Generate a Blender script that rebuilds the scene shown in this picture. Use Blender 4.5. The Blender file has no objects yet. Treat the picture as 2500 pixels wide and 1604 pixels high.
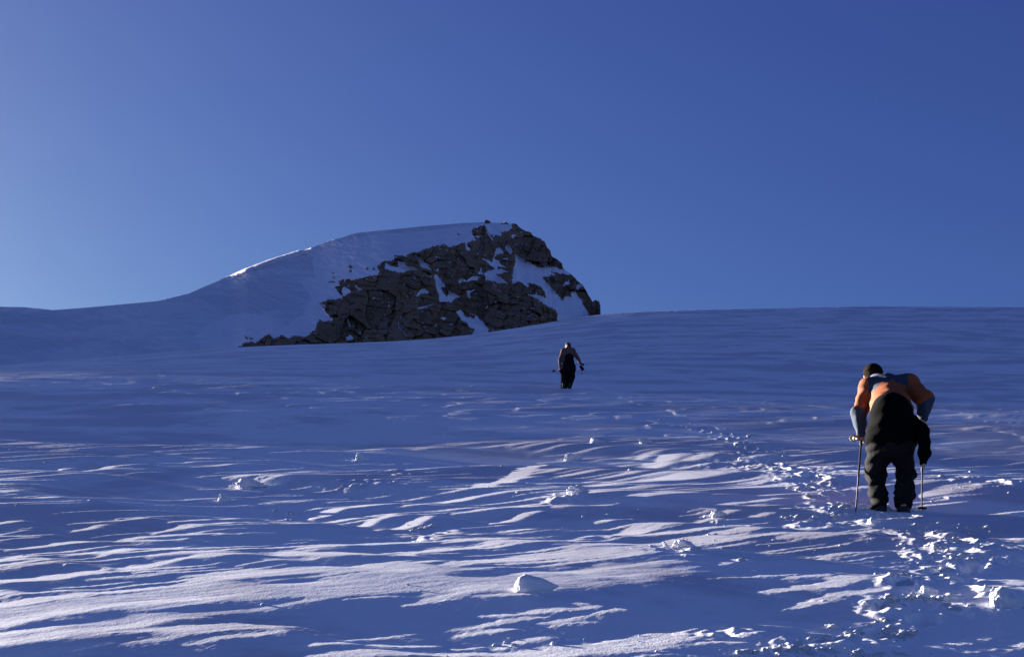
import bpy, math, random
import numpy as np
from mathutils import Vector, Matrix

# ------------------------------------------------------------------ constants
A = math.radians(17.0)            # inclination of the snow slope
CA, SA = math.cos(A), math.sin(A)
F = 3434.0                        # focal length of the photograph, in its pixels
CH = 1.5                          # height of the lens over the snow
VY = 840.0                        # row where the slope's own plane vanishes
SUN_AZ = math.radians(40.0)       # sun: to the left, this far ahead of square left
EL = math.radians(1.2)            # grazing angle of the sunlight on the plane of the slope
SUN_EL = math.atan(math.sin(SUN_AZ) * math.tan(A)) + EL
S = Vector((-math.cos(SUN_EL) * math.cos(SUN_AZ), math.cos(SUN_EL) * math.sin(SUN_AZ), math.sin(SUN_EL)))

scene = bpy.context.scene
col = scene.collection

# ------------------------------------------------------------------ camera
cam_d = bpy.data.cameras.new("camera")
cam = bpy.data.objects.new("camera", cam_d)
col.objects.link(cam)
cam_d.sensor_width = 36.0
cam_d.lens = 36.0 * F / 2500.0
cam_d.clip_start = 0.1
cam_d.clip_end = 6000.0
PITCH = math.atan((VY - 802.0) / F)               # of the lens over the slope plane
cam.location = (0, -CH * SA, CH * CA)
cam.rotation_euler = (math.pi / 2 + A + PITCH, 0, 0)
scene.camera = cam

# ------------------------------------------------------------------ sky and sun
world = bpy.data.worlds.new("World")
scene.world = world
world.use_nodes = True
wn, wl = world.node_tree.nodes, world.node_tree.links
wn.clear()
sky = wn.new("ShaderNodeTexSky")
sky.sky_type = 'NISHITA'
sky.sun_disc = False
sky.sun_elevation = SUN_EL
sky.sun_rotation = math.atan2(S.x, S.y)
sky.altitude = 900
sky.air_density = 1.0
sky.dust_density = 1.9
sky.ozone_density = 6.0
sep = wn.new("ShaderNodeSeparateColor"); com = wn.new("ShaderNodeCombineColor")     # the slide film's own response
for k_, g_ in enumerate((1.16, 1.33, 0.93)):
    m_ = wn.new("ShaderNodeMath"); m_.operation = 'POWER'; m_.inputs[1].default_value = g_
    wl.new(sep.outputs[k_], m_.inputs[0]); wl.new(m_.outputs[0], com.inputs[k_])
tint = wn.new("ShaderNodeMix"); tint.data_type = 'RGBA'; tint.blend_type = 'MULTIPLY'
tint.inputs[0].default_value = 1.0
tint.inputs[7].default_value = (0.453, 0.296, 0.466, 1)
bg = wn.new("ShaderNodeBackground"); bg.inputs[1].default_value = 0.05
wo = wn.new("ShaderNodeOutputWorld")
wl.new(sky.outputs[0], sep.inputs[0]); wl.new(com.outputs[0], tint.inputs[6])
wl.new(tint.outputs[2], bg.inputs[0]); wl.new(bg.outputs[0], wo.inputs[0])

sun_d = bpy.data.lights.new("sun", 'SUN')
sun_d.energy = 5.0
sun_d.angle = math.radians(0.5)
sun_d.color = (1.0, 0.93, 0.85)
sun = bpy.data.objects.new("sun", sun_d)
sun.rotation_euler = S.to_track_quat('Z', 'Y').to_euler()
sun.location = S * 60
col.objects.link(sun)

vs = scene.view_settings
vs.view_transform = 'Standard'; vs.look = 'None'; vs.gamma = 1.0; vs.exposure = 2.5
vs.use_curve_mapping = False
scene.cycles.max_bounces = 6
scene.cycles.diffuse_bounces = 3
scene.cycles.use_denoising = True

# ------------------------------------------------------------------ helpers
rng = np.random.default_rng(7)
random.seed(7)


def W(x, u, n):
    """slope frame (across, up the slope, off the slope) -> world"""
    return np.stack([x, u * CA - n * SA, u * SA + n * CA], -1)


def perlin(x, y, seed=0):
    x = np.asarray(x, np.float32); y = np.asarray(y, np.float32)
    xi = np.floor(x); yi = np.floor(y)
    fx = x - xi; fy = y - yi
    xi = xi.astype(np.int64); yi = yi.astype(np.int64)

    def g(ix, iy, dx, dy):
        h = (ix * 374761393 + iy * 668265263 + seed * 144269504) & 0xffffffff
        h = ((h ^ (h >> 13)) * 1274126177) & 0xffffffff
        h = ((h ^ (h >> 16)) & 0xffff).astype(np.float32) * np.float32(2 * math.pi / 65536)
        return np.cos(h) * dx + np.sin(h) * dy
    sx = fx * fx * fx * (fx * (fx * 6 - 15) + 10); sy = fy * fy * fy * (fy * (fy * 6 - 15) + 10)
    a = g(xi, yi, fx, fy); b = g(xi + 1, yi, fx - 1, fy)
    c = g(xi, yi + 1, fx, fy - 1); d = g(xi + 1, yi + 1, fx - 1, fy - 1)
    return ((a + (b - a) * sx) * (1 - sy) + (c + (d - c) * sx) * sy) * 1.4


def hash01(*k):
    h = 0
    for i, v in enumerate(k):
        h = h + np.asarray(v, np.int64) * (374761393, 668265263, 2147483647, 144269504)[i]
    h = h & 0xffffffff
    h = ((h ^ (h >> 13)) * 1274126177) & 0xffffffff
    h = ((h ^ (h >> 16)) * 2246822519) & 0xffffffff
    return ((h ^ (h >> 15)) & 0xffffff).astype(np.float32) / 16777216.0


def sstep(a, b, x):
    t = np.clip((x - a) / (b - a), 0, 1)
    return t * t * (3 - 2 * t)


def mesh_np(name, V, Q, mats, midx=None, parent=None, smooth=True):
    V = np.ascontiguousarray(V, np.float32); Q = np.ascontiguousarray(Q, np.int32)
    k = Q.shape[1]
    me = bpy.data.meshes.new(name)
    me.vertices.add(len(V)); me.vertices.foreach_set("co", V.ravel())
    me.loops.add(Q.size); me.loops.foreach_set("vertex_index", Q.ravel())
    me.polygons.add(len(Q))
    me.polygons.foreach_set("loop_start", np.arange(0, Q.size, k, dtype=np.int32))
    for m in mats:
        me.materials.append(m)
    if midx is not None:
        me.polygons.foreach_set("material_index", np.ascontiguousarray(midx, np.int32))
    me.update(calc_edges=True)
    if smooth:
        me.polygons.foreach_set("use_smooth", np.ones(len(Q), bool))
    me.validate()
    o = bpy.data.objects.new(name, me)
    col.objects.link(o)
    if parent is not None:
        o.parent = parent
    return o


def grid_quads(nr, nc):
    i = np.arange(nr * nc).reshape(nr, nc)
    return np.stack([i[:-1, :-1], i[:-1, 1:], i[1:, 1:], i[1:, :-1]], -1).reshape(-1, 4)


def tag(o, label=None, cat=None, group=None, kind=None):
    for k, v in (("label", label), ("category", cat), ("group", group), ("kind", kind)):
        if v:
            o[k] = v
    return o


def mat(name, rgb, rough=0.7, noise=None, bump=None, spec=0.3, metal=0.0):
    """noise = (second colour, scale) ; bump = (scale, strength, distance)"""
    m = bpy.data.materials.new(name); m.use_nodes = True
    n, l = m.node_tree.nodes, m.node_tree.links
    p = n["Principled BSDF"]
    p.inputs["Base Color"].default_value = (*rgb, 1)
    p.inputs["Roughness"].default_value = rough
    p.inputs["Specular IOR Level"].default_value = spec
    p.inputs["Metallic"].default_value = metal
    tc = n.new("ShaderNodeTexCoord")
    if noise:
        t = n.new("ShaderNodeTexNoise"); t.inputs["Scale"].default_value = noise[1]; t.inputs["Detail"].default_value = 5
        l.new(tc.outputs["Object"], t.inputs["Vector"])
        r = n.new("ShaderNodeValToRGB")
        r.color_ramp.elements[0].position = 0.35; r.color_ramp.elements[1].position = 0.65
        r.color_ramp.elements[0].color = (*rgb, 1); r.color_ramp.elements[1].color = (*noise[0], 1)
        l.new(t.outputs[0], r.inputs[0]); l.new(r.outputs[0], p.inputs["Base Color"])
    if bump:
        t = n.new("ShaderNodeTexNoise"); t.inputs["Scale"].default_value = bump[0]; t.inputs["Detail"].default_value = 6
        l.new(tc.outputs["Object"], t.inputs["Vector"])
        b = n.new("ShaderNodeBump"); b.inputs["Strength"].default_value = bump[1]; b.inputs["Distance"].default_value = bump[2]
        l.new(t.outputs[0], b.inputs["Height"]); l.new(b.outputs[0], p.inputs["Normal"])
    return m


def snow_mat(name, sc, lo=0.72, hi=0.90, bump=None, stretch=(1, 1, 1), rot=0.0, lo_pos=0.45, hi_pos=0.55):
    m = mat(name, (0.8, 0.82, 0.86), 0.55, bump=bump, spec=0.25)
    n, l = m.node_tree.nodes, m.node_tree.links
    p = n["Principled BSDF"]
    tc = n.new("ShaderNodeTexCoord")
    mp = n.new("ShaderNodeMapping"); mp.inputs["Scale"].default_value = stretch
    mp.inputs["Rotation"].default_value = (0, 0, rot)
    t = n.new("ShaderNodeTexNoise"); t.inputs["Scale"].default_value = sc; t.inputs["Detail"].default_value = 4
    t.inputs["Distortion"].default_value = 0.3; t.inputs["Roughness"].default_value = .68; t.inputs["Detail"].default_value = 6
    r = n.new("ShaderNodeValToRGB")
    r.color_ramp.elements[0].position = lo_pos; r.color_ramp.elements[1].position = hi_pos
    r.color_ramp.elements[0].color = (min(lo * 1.04, .96), lo * .99, min(lo * 1.07, .97), 1); r.color_ramp.elements[1].color = (min(hi * 1.03, .97), hi * .98, min(hi * 1.04, .98), 1)
    l.new(tc.outputs["Object"], mp.inputs[0]); l.new(mp.outputs[0], t.inputs["Vector"])
    l.new(t.outputs[0], r.inputs[0]); l.new(r.outputs[0], p.inputs["Base Color"])
    return m


def blur(a, n, ax):
    k = np.ones(2 * n + 1) / (2 * n + 1)
    pad = [(0, 0), (0, 0)]; pad[ax] = (n, n)
    b = np.pad(a, pad, mode='edge')
    c = np.cumsum(np.insert(b, 0, 0, axis=ax), axis=ax)
    sl1 = [slice(None)] * 2; sl2 = [slice(None)] * 2
    sl1[ax] = slice(2 * n + 1, None); sl2[ax] = slice(0, -(2 * n + 1))
    return (c[tuple(sl1)] - c[tuple(sl2)]) / (2 * n + 1)


def ray(px, py):
    """direction of a photograph pixel, in the world"""
    x = (px - 1250.0) / F; v = -(py - 802.0) / F
    a = A + PITCH
    c, s = math.cos(a), math.sin(a)
    return np.stack([x, c - v * s, s + v * c], -1)


CAM = np.array([0, -CH * SA, CH * CA])


def gpt(px, py):
    """ground point (across, up-slope) seen at a photograph pixel, near field"""
    u = F * CH / np.maximum(np.asarray(py, float) - VY, 25.0)
    return (np.asarray(px, float) - 1250.0) / F * u, u


# ------------------------------------------------------------------ the snow slope: relief
WIND = np.array([math.sin(math.radians(65)), math.cos(math.radians(65))])
SIDE = np.array([-WIND[1], WIND[0]])                 # the flank that looks to the sun
CREST = np.array([(-3000, 915), (0, 892), (300, 868), (585, 847), (1000, 832), (1160, 817), (1350, 786), (1460, 766),
                  (1700, 756), (2100, 748), (2500, 750), (5000, 775)], float)
DC = 150.0
CX = np.arange(-4000, 6001, 10.0)
CY = np.convolve(np.pad(np.interp(CX, CREST[:, 0], CREST[:, 1]), 12, mode='edge'), np.hanning(27)[1:-1] / np.hanning(27).sum(), 'valid')


def h_far(x, u):
    px = 1250 + F * x / np.maximum(u, 1.0)
    pc = np.interp(px, CX, CY)
    hc = CH + (VY - pc) / F * DC
    t = np.clip((u - 45) / (DC - 45), 0, 1)
    h = hc * t ** 1.7
    h = h - 0.003 * np.clip(u - DC, 0, None) ** 2
    return h


def C6(pts, w, s=7.0): return ([(a / 2.401, b / 2.401 + 1000) for a, b in pts], w / 2.401, s)
def C7(pts, w, s=7.0): return ([(a / 2.401 + 800, b / 2.401 + 1000) for a, b in pts], w / 2.401, s)
def C8(pts, w, s=7.0): return ([(a / 3.0 + 1700, b / 3.0 + 1150) for a, b in pts], w / 3.0, s)


STROKES = [
    # the wide lit swell across the left and the middle
    C6([(-900, 1400), (0, 1260), (400, 1180), (900, 1090), (1500, 1040), (1900, 1005), (2400, 965), (3000, 930), (3500, 905), (3900, 850)], 210, 4.0),
    C6([(-600, 1110), (0, 1060), (600, 1000), (1300, 940), (1900, 900), (2500, 870)], 90, 5),
    C6([(-300, 1010), (300, 950), (600, 905)], 45, 6),
    C6([(780, 890), (1050, 835), (1500, 800), (2400, 795)], 50, 6),
    # lower left
    C6([(-500, 1400), (0, 1340), (300, 1305), (700, 1250), (950, 1200), (1200, 1195)], 28),
    C6([(-600, 1520), (0, 1435), (300, 1400), (700, 1340), (1000, 1280), (1350, 1250), (1720, 1235)], 44, 6.5),
    C6([(200, 1435), (900, 1345), (1400, 1300), (1690, 1272)], 32),
    C6([(250, 1330), (420, 1312)], 10), C6([(1100, 1362), (1500, 1322), (1700, 1297)], 12),
    C6([(-200, 1240), (200, 1210), (420, 1180)], 25), C6([(-100, 1300), (200, 1265), (420, 1235)], 18),
    # upper left
    C6([(-200, 680), (130, 640)], 14), C6([(0, 470), (130, 458)], 10), C6([(-200, 500), (350, 510)], 14),
    C6([(375, 338), (430, 328)], 8), C6([(575, 345), (640, 322), (860, 300)], 9), C6([(430, 692), (620, 652)], 12),
    C6([(920, 692), (1100, 662), (1500, 632), (1830, 615)], 14), C6([(-100, 730), (330, 710)], 10),
    C6([(20, 838), (170, 792), (430, 757), (680, 737)], 15), C6([(700, 733), (1000, 707), (1300, 698)], 10),
    C6([(680, 748), (960, 738), (1110, 718)], 9), C6([(600, 838), (750, 806), (1080, 772)], 22),
    C6([(280, 893), (420, 865)], 18), C6([(0, 655), (110, 632)], 10), C6([(400, 645), (620, 630), (900, 615)], 9),
    C6([(1000, 640), (1300, 610), (1700, 598)], 12), C6([(1850, 600), (2000, 578), (2330, 540)], 14),
    C6([(2010, 640), (2330, 600)], 9), C6([(0, 870), (330, 850)], 6),
    # middle
    C7([(-100, 770), (400, 728), (900, 718), (1500, 700)], 16), C7([(600, 455), (900, 440), (1250, 390), (1430, 345)], 12),
    C7([(1400, 390), (1700, 350), (1930, 325)], 9), C7([(460, 558), (900, 490)], 9), C7([(750, 602), (1100, 572), (1400, 530)], 11),
    C7([(300, 664), (620, 615)], 12), C7([(950, 652), (1260, 600)], 11), C7([(1330, 570), (1680, 535)], 12),
    C7([(1570, 662), (1780, 628)], 12), C7([(1630, 694), (1960, 650)], 12), C7([(420, 720), (640, 690), (740, 660)], 16),
    C7([(1650, 698), (2400, 560)], 10), C7([(300, 800), (900, 740), (1500, 725)], 14),
    C7([(700, 850), (1300, 790), (2100, 730), (2500, 700)], 40, 5.5), C7([(1100, 900), (1600, 870), (2050, 830)], 30, 6),
    C7([(720, 1078), (1100, 1000)], 22), C7([(440, 1150), (720, 1112), (1000, 1052)], 17), C7([(850, 1108), (1400, 1085)], 8),
    C7([(880, 1200), (1600, 1160)], 15), C7([(680, 1264), (1280, 1210)], 15), C7([(1420, 1148), (1640, 1113)], 11),
    C7([(1260, 1248), (1560, 1205), (1980, 1130)], 13), C7([(150, 1314), (530, 1275)], 10), C7([(740, 1294), (1090, 1270)], 8),
    C7([(-100, 1390), (400, 1355), (640, 1350)], 15), C7([(740, 1374), (900, 1350)], 12),
    C7([(-300, 1480), (300, 1450), (900, 1410), (1500, 1378), (1900, 1318), (2400, 1246)], 42, 6),
    C7([(1000, 1360), (1300, 1320)], 22), C7([(900, 1460), (1600, 1425), (2400, 1330)], 34, 6),
    C7([(1870, 295), (2060, 270)], 8), C7([(1250, 300), (1600, 290), (1880, 278)], 8),
    # right
    C8([(0, 445), (400, 408), (600, 397), (900, 362), (1090, 333)], 16), C8([(-50, 258), (400, 202), (820, 180)], 11),
    C8([(630, 492), (800, 465), (1100, 438), (1640, 420)], 32, 6), C8([(1640, 424), (2500, 398)], 12),
    C8([(1550, 600), (2000, 540), (2500, 470)], 36, 6), C8([(1700, 655), (2500, 590)], 30, 6), C8([(1450, 520), (1900, 470)], 18),
    C8([(500, 815), (900, 795), (1200, 735), (1700, 705)], 34, 6), C8([(650, 738), (1100, 710)], 8),
    C8([(640, 918), (900, 878), (1400, 820)], 22), C8([(0, 1144), (300, 1094), (700, 1034), (1250, 1000)], 20),
    C8([(0, 1235), (300, 1155)], 30), C8([(300, 1218), (600, 1158), (1000, 1115)], 17), C8([(0, 1285), (750, 1215)], 13),
    C8([(1840, 880), (2100, 812), (2500, 735)], 46, 6), C8([(1750, 955), (2200, 888), (2500, 835)], 27),
    C8([(1500, 1195), (2000, 1145), (2260, 1103)], 22), C8([(2080, 148), (2400, 110)], 10),
    C8([(1650, 208), (1900, 172), (2100, 160)], 16), C8([(520, 100), (720, 92)], 8), C8([(2300, 1195), (2500, 1165)], 14),
    C8([(420, 712), (620, 710)], 6), C8([(200, 640), (360, 612)], 10),
]
# lumps of wind-packed snow: (column, row, radius in photograph pixels, tail length in radii, roughness)
def L6(a, b, r, t=4, k=.3): return (a / 2.401, b / 2.401 + 1000, r / 2.401, t, k)
def L7(a, b, r, t=4, k=.3): return (a / 2.401 + 800, b / 2.401 + 1000, r / 2.401, t, k)
def L8(a, b, r, t=4, k=.3): return (a / 3 + 1700, b / 3 + 1150, r / 3.0, t, k)


LUMPS = [
    L7(180, 272, 28, 7, .8), L7(1425, 278, 36, 3, .9), L7(1560, 172, 26, 4), L7(1855, 180, 26, 3, .8), L7(1455, 478, 42, 6, .9),
    L7(745, 470, 13, 2), L7(1185, 460, 11, 2), L7(1165, 1030, 76, 6, .25), L7(700, 1118, 32, 4, .6), L7(2100, 808, 42, 3, 1.0),
    L7(2310, 762, 22, 2, .9), L7(2280, 612, 36, 4, .6), L7(400, 392, 30, 5, .7), L7(430, 202, 16, 5), L7(1880, 72, 26, 1.5),
    L7(620, 690, 22, 2, .9), L7(700, 662, 22, 4), L7(700, 130, 26, 3), L7(1730, 310, 12, 2),
    L6(1440, 432, 48, 4, 1.0), L6(1190, 490, 13, 3), L6(1310, 520, 26, 5, .9), L6(700, 602, 36, 2, .9), L6(140, 822, 26, 5),
    L6(1800, 150, 18, 4, .8), L6(540, 502, 38, 5, .4), L6(60, 216, 22, 3, .6), L6(400, 866, 40, 5, .4), L6(1780, 322, 26, 4),
    L8(150, 318, 42, 5, .7), L8(320, 238, 22, 2, .9), L8(400, 338, 36, 2, .7), L8(180, 502, 22, 2, .9), L8(735, 232, 16, 2, .9),
    L8(2240, 960, 95, 3, .5), L8(1850, 208, 42, 6, .4), L8(1930, 88, 36, 3, .6), L8(2380, 102, 36, 3), L8(840, 115, 46, 2, 1.0),
    L8(1690, 880, 34, 1.5, .8), L8(920, 872, 24, 2, .8),
]


# broken crust along the footprints, and crumbs blown over the slope
CL = [  # column, row, spread across, spread along, how many, half width in photograph pixels
    (2080, 1240, 70, 16, 90, 4.5), (1990, 1262, 70, 7, 50, 5), (2150, 1244, 30, 8, 26, 6), (2225, 1246, 25, 6, 14, 5),
    (1985, 1187, 60, 14, 34, 5), (1930, 1172, 80, 14, 28, 4.5), (1830, 1130, 100, 24, 50, 3.4), (1800, 1065, 70, 20, 36, 3.4), (1715, 1040, 90, 8, 18, 2.6),
    (1850, 1095, 90, 16, 26, 3.3), (1600, 1030, 60, 5, 8, 2.6), (1900, 1150, 60, 12, 36, 4),
    (2290, 1296, 110, 14, 70, 4.5), (2320, 1330, 90, 16, 70, 6), (2350, 1362, 90, 16, 50, 6), (2250, 1355, 40, 16, 26, 5),
    (2240, 1408, 60, 12, 36, 8), (2300, 1400, 30, 8, 12, 10), (2230, 1460, 70, 12, 46, 8), (2180, 1478, 50, 14, 30, 8),
    (2170, 1500, 22, 22, 30, 9), (2185, 1545, 28, 16, 44, 9), (2090, 1545, 60, 8, 30, 8), (2010, 1560, 80, 8, 40, 7), (1950, 1580, 70, 14, 46, 8),
    (2070, 1575, 60, 12, 26, 7), (2110, 1572, 12, 8, 5, 10), (2400, 1440, 60, 12, 20, 7), (2330, 1478, 50, 8, 26, 5), (1860, 1590, 120, 12, 36, 6),
    (2130, 1597, 120, 6, 26, 7), (2060, 1530, 50, 5, 12, 6), (1780, 1540, 60, 14, 12, 5),
    (1010, 1290, 30, 5, 22, 4.5), (1050, 1284, 24, 4, 14, 5), (700, 1250, 30, 5, 10, 4), (1380, 1210, 40, 6, 16, 4.5), (600, 1183, 26, 6, 24, 4),
    (880, 1175, 60, 6, 14, 3.5), (970, 1155, 22, 8, 16, 3.5), (1655, 1330, 50, 9, 34, 4), (1450, 1255, 200, 30, 26, 3), (300, 1250, 250, 40, 30, 3),
    (1200, 1190, 300, 40, 30, 3), (500, 1110, 450, 60, 26, 2.6), (2300, 1170, 120, 40, 26, 4), (2360, 1185, 40, 8, 14, 5), (2450, 1190, 40, 10, 10, 6),
    (1250, 1560, 300, 25, 16, 4), (1750, 1290, 120, 40, 22, 4), (2000, 1330, 300, 60, 40, 3), (900, 1420, 500, 80, 20, 2.5),
]


# patches of the slope that the wind left smooth: (column, row, half width, half height)
QUIET = [(1375, 1140, 120, 20), (1780, 1450, 330, 62), (1250, 1470, 200, 40), (520, 1485, 420, 30), (1000, 1560, 300, 25), (1700, 1360, 330, 22), (1350, 1260, 300, 16),
         (700, 1330, 250, 14), (1150, 1120, 160, 26), (300, 1180, 200, 25), (2350, 1260, 160, 30), (1900, 1560, 120, 20), (800, 1040, 500, 25)]
SUN_T = np.array([math.cos(SUN_AZ), -math.sin(SUN_AZ)])      # the way the sunlight travels over the snow
SUN_C = np.array([math.sin(SUN_AZ), math.cos(SUN_AZ)])
RES = .03
GA = np.arange(-48.0, 12.0, RES); GC = np.arange(-12.0, 46.0, RES)


GUESS = None


def gpt2(px, py):
    """as gpt, over the relief found so far"""
    px = np.atleast_1d(np.asarray(px, float)); py = np.atleast_1d(np.asarray(py, float))
    u = F * CH / np.maximum(py - VY, 25.0)
    if GUESS is not None:
        u0 = u
        for _ in range(12):
            n = GUESS((px - 1250.0) / F * u, u)
            u = np.clip(.5 * u + .5 * F * (CH - n) / np.maximum(py - VY, 25.0), u0 * .75, u0 * 1.3)
    return (px - 1250.0) / F * u, u


def carve():
    """height of the sastrugi: short faces rise towards the right against the wind, long ones fall away behind"""
    a, c = np.meshgrid(GA.astype(np.float32), GC.astype(np.float32), indexing='ij')
    x = a * SUN_T[0] + c * SUN_C[0]; u = a * SUN_T[1] + c * SUN_C[1]
    keep = (np.abs(x) < 2.5 + u * .47) & (u > 4.5) & (u < 50)
    K = np.nonzero(keep.ravel())[0]
    xk, uk = x.ravel()[K], u.ravel()[K]
    p = xk * WIND[0] + uk * WIND[1]; q = xk * SIDE[0] + uk * SIDE[1]
    wob = .5 * perlin(p * .3, q * .3, 5)
    act = perlin(p * .16 + 7, q * .30 + 2, 11) + .45 * perlin(p * .5, q * .9, 12)
    n = .30 * perlin(p * .36 + wob, q * 2.9 + wob, 2) + .50 * perlin(p * .55 + wob, q * 6.3, 3) * sstep(34, 20, uk) \
        + .42 * perlin(p * 1.1, q * 12.0, 4) * sstep(19, 12, uk) + .30 * perlin(p * 2.6, q * 18, 6) * sstep(13, 9, uk)
    quiet = np.zeros_like(xk)
    for a_, b_, w_, h_ in QUIET:
        gx, gu = gpt2(a_, b_)
        wx_ = w_ / F * gu; wu_ = h_ * gu * gu / (F * CH)
        quiet = np.maximum(quiet, np.exp(-(((xk - gx) / wx_) ** 2 + ((uk - gu) / wu_) ** 2) ** 1.5))
    band = .10 * np.exp(-((uk - 15.5) / 4.5) ** 2) - .10 * sstep(21, 34, uk)
    L = sstep(.14, .23, n + .34 * act + band - .9 * quiet)
    B = np.zeros_like(xk)
    fine = perlin(p * 1.5 + wob, q * 5.5, 35) * sstep(26, 16, uk) + .5 * perlin(p * 4, q * 13, 36) * sstep(15, 9, uk)
    pocket = perlin(p * .55 + wob, q * 2.3, 37) + .6 * perlin(p * 1.6, q * 6, 38) * sstep(24, 15, uk)
    for pts, wpx, sl in STROKES:
        px = np.array([e[0] for e in pts]); py = np.array([e[1] for e in pts])
        gx, gu = gpt2(px, py)
        um = gu.mean()
        hw = .5 * wpx * um * um / (F * CH) * 1.0 + .02
        m = (xk > gx.min() - 2 * hw) & (xk < gx.max() + 2 * hw) & (uk > gu.min() - 2 * hw) & (uk < gu.max() + 2 * hw)
        idx = np.nonzero(m)[0]
        if not len(idx):
            continue
        xx = xk[idx]; uu = uk[idx]
        f1 = 1 / max(hw * 7, .25)
        uu = uu + .7 * hw * perlin(xx * f1, uu * f1, 31) + .5 * hw * perlin(xx * f1 * 3.3, uu * f1 * 5, 32)
        best = np.full(len(idx), 1e9, np.float32); tt = np.zeros(len(idx), np.float32)
        seg = np.hypot(np.diff(gx), np.diff(gu)); cum = np.concatenate([[0], np.cumsum(seg)])
        for i in range(len(gx) - 1):
            dx, du = gx[i + 1] - gx[i], gu[i + 1] - gu[i]
            tc = np.clip(((xx - gx[i]) * dx + (uu - gu[i]) * du) / (seg[i] ** 2), 0, 1)
            d = np.hypot(xx - gx[i] - tc * dx, uu - gu[i] - tc * du)
            k = d < best
            best[k] = d[k]; tt[k] = (cum[i] + tc[k] * seg[i]) / cum[-1]
        taper = np.clip(np.minimum(tt, 1 - tt) * 5, 0, 1) ** .6
        e = best / (hw * (.35 + .65 * taper))
        l = 1 - sstep(.85, 1.15, e + .38 * fine[idx])
        if wpx > 26:
            l = l * (1 - 1.0 * sstep(.16, .38, pocket[idx] + .35 * fine[idx])) * (.9 if wpx < 60 else .7)
            B[idx] = np.maximum(B[idx], l)
            continue
        if wpx > 6:
            l = l * (1 - .9 * sstep(.25, .5, pocket[idx] + .45 * fine[idx]))
        L[idx] = np.maximum(L[idx], l)
    def full(v):
        o = np.zeros(x.size, np.float32); o[K] = v
        return o.reshape(x.shape)
    lit = full(L); brd = full(B)
    rise = full(np.interp(uk, [5, 10, 16, 22, 30, 45], [6.5, 6.5, 6.0, 5.2, 4.0, 3]))
    tfall = np.tan(np.radians(full(np.interp(uk, [5, 24, 31, 42], [math.degrees(EL) + .22, math.degrees(EL) + .18, .7, 0]))))
    gate = full(sstep(44, 32, uk))
    kk = keep.astype(np.float32)
    te = math.tan(EL)
    h = np.zeros(x.shape, np.float32)
    hr = np.zeros(x.shape[1], np.float32); sr = hr.copy()

    def mix(v, k):
        o = v.copy()
        o[1:-1] += k * (v[:-2] + v[2:] - 2 * v[1:-1])
        return o
    # follow the light over the snow: sr is the edge of the shade, the surface keeps just under it or climbs out of it
    for i in range(len(GA)):
        sr = sr - RES * te
        l = np.maximum(lit[i], brd[i]) * gate[i]
        damp = np.clip(1 - hr / .30, .45, 1.4)
        ri = np.tan(np.radians((rise[i] * np.where(lit[i] > brd[i], 1.0, .80)) * damp))
        up = np.minimum(np.maximum(sr, hr) + RES * ri, hr + RES * .32)
        dn = np.maximum(hr - RES * tfall[i] * np.clip(1.35 + hr / .35, .2, 1.1), np.minimum(sr - .008, hr))
        hr = (dn + (up - dn) * l) * kk[i]
        sr = np.maximum(sr, hr) * kk[i]
        hr = mix(hr, .12); sr = mix(sr, .12)
        h[i] = hr
    mid = h[keep & (u > 8) & (u < 22)]
    print('carved', mid.min(), mid.mean(), mid.std(), mid.max())
    return (h - mid.mean() * sstep(46, 18, u)) * sstep(0, .25, blur(blur(kk, 20, 0), 20, 1) * kk)


CARVED = None


def carved(x, u):
    a = (x * SUN_T[0] + u * SUN_T[1] - GA[0]) / RES; c = (x * SUN_C[0] + u * SUN_C[1] - GC[0]) / RES
    ok = (a > 0) & (a < len(GA) - 2) & (c > 0) & (c < len(GC) - 2)
    a = np.clip(a, 0, len(GA) - 2.001); c = np.clip(c, 0, len(GC) - 2.001)
    i = a.astype(int); j = c.astype(int); fa = a - i; fc = c - j
    v = CARVED[i, j] * (1 - fa) * (1 - fc) + CARVED[i + 1, j] * fa * (1 - fc) + CARVED[i, j + 1] * (1 - fa) * fc + CARVED[i + 1, j + 1] * fa * fc
    return np.where(ok, v, 0) * sstep(3.5, 6, u) * sstep(49, 42, u)


CARVED = carve()
SOFT = blur(blur(blur(CARVED, 12, 0), 12, 1), 12, 0)


def _guess(x, u):
    i_ = np.clip(((x * SUN_T[0] + u * SUN_T[1] - GA[0]) / RES).astype(int), 0, len(GA) - 1)
    j_ = np.clip(((x * SUN_C[0] + u * SUN_C[1] - GC[0]) / RES).astype(int), 0, len(GC) - 1)
    return SOFT[i_, j_]


GUESS = _guess
CARVED = carve()


# boot tracks: the path of the climbers, in photograph pixels
TRACK = [(2150, 1640), (2178, 1560), (2186, 1500), (2230, 1450), (2310, 1395), (2330, 1350), (2270, 1300), (2190, 1258), (2090, 1236), (2010, 1208),
         (1935, 1168), (1860, 1122), (1800, 1078), (1740, 1048), (1650, 1034)]
tgx, tgu = gpt2([e[0] for e in TRACK], [e[1] for e in TRACK])
_cum = np.concatenate([[0], np.cumsum(np.hypot(np.diff(tgx), np.diff(tgu)))])
STEPS = []
for _i, _d in enumerate(np.arange(0.1, _cum[-1], .36)):
    _x, _u = np.interp(_d, _cum, tgx), np.interp(_d, _cum, tgu)
    _x2, _u2 = np.interp(_d + .1, _cum, tgx), np.interp(_d + .1, _cum, tgu)
    _dx, _du = (_x2 - _x) / .1, (_u2 - _u) / .1
    _sd = (.11 if _i % 2 else -.11) + rng.normal() * .03
    if rng.uniform() < .25:
        continue
    STEPS.append((_x + _du * _sd + rng.normal() * .03, _u - _dx * _sd + rng.normal() * .05, _dx, _du, rng.uniform(.5, 1.1)))


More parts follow.
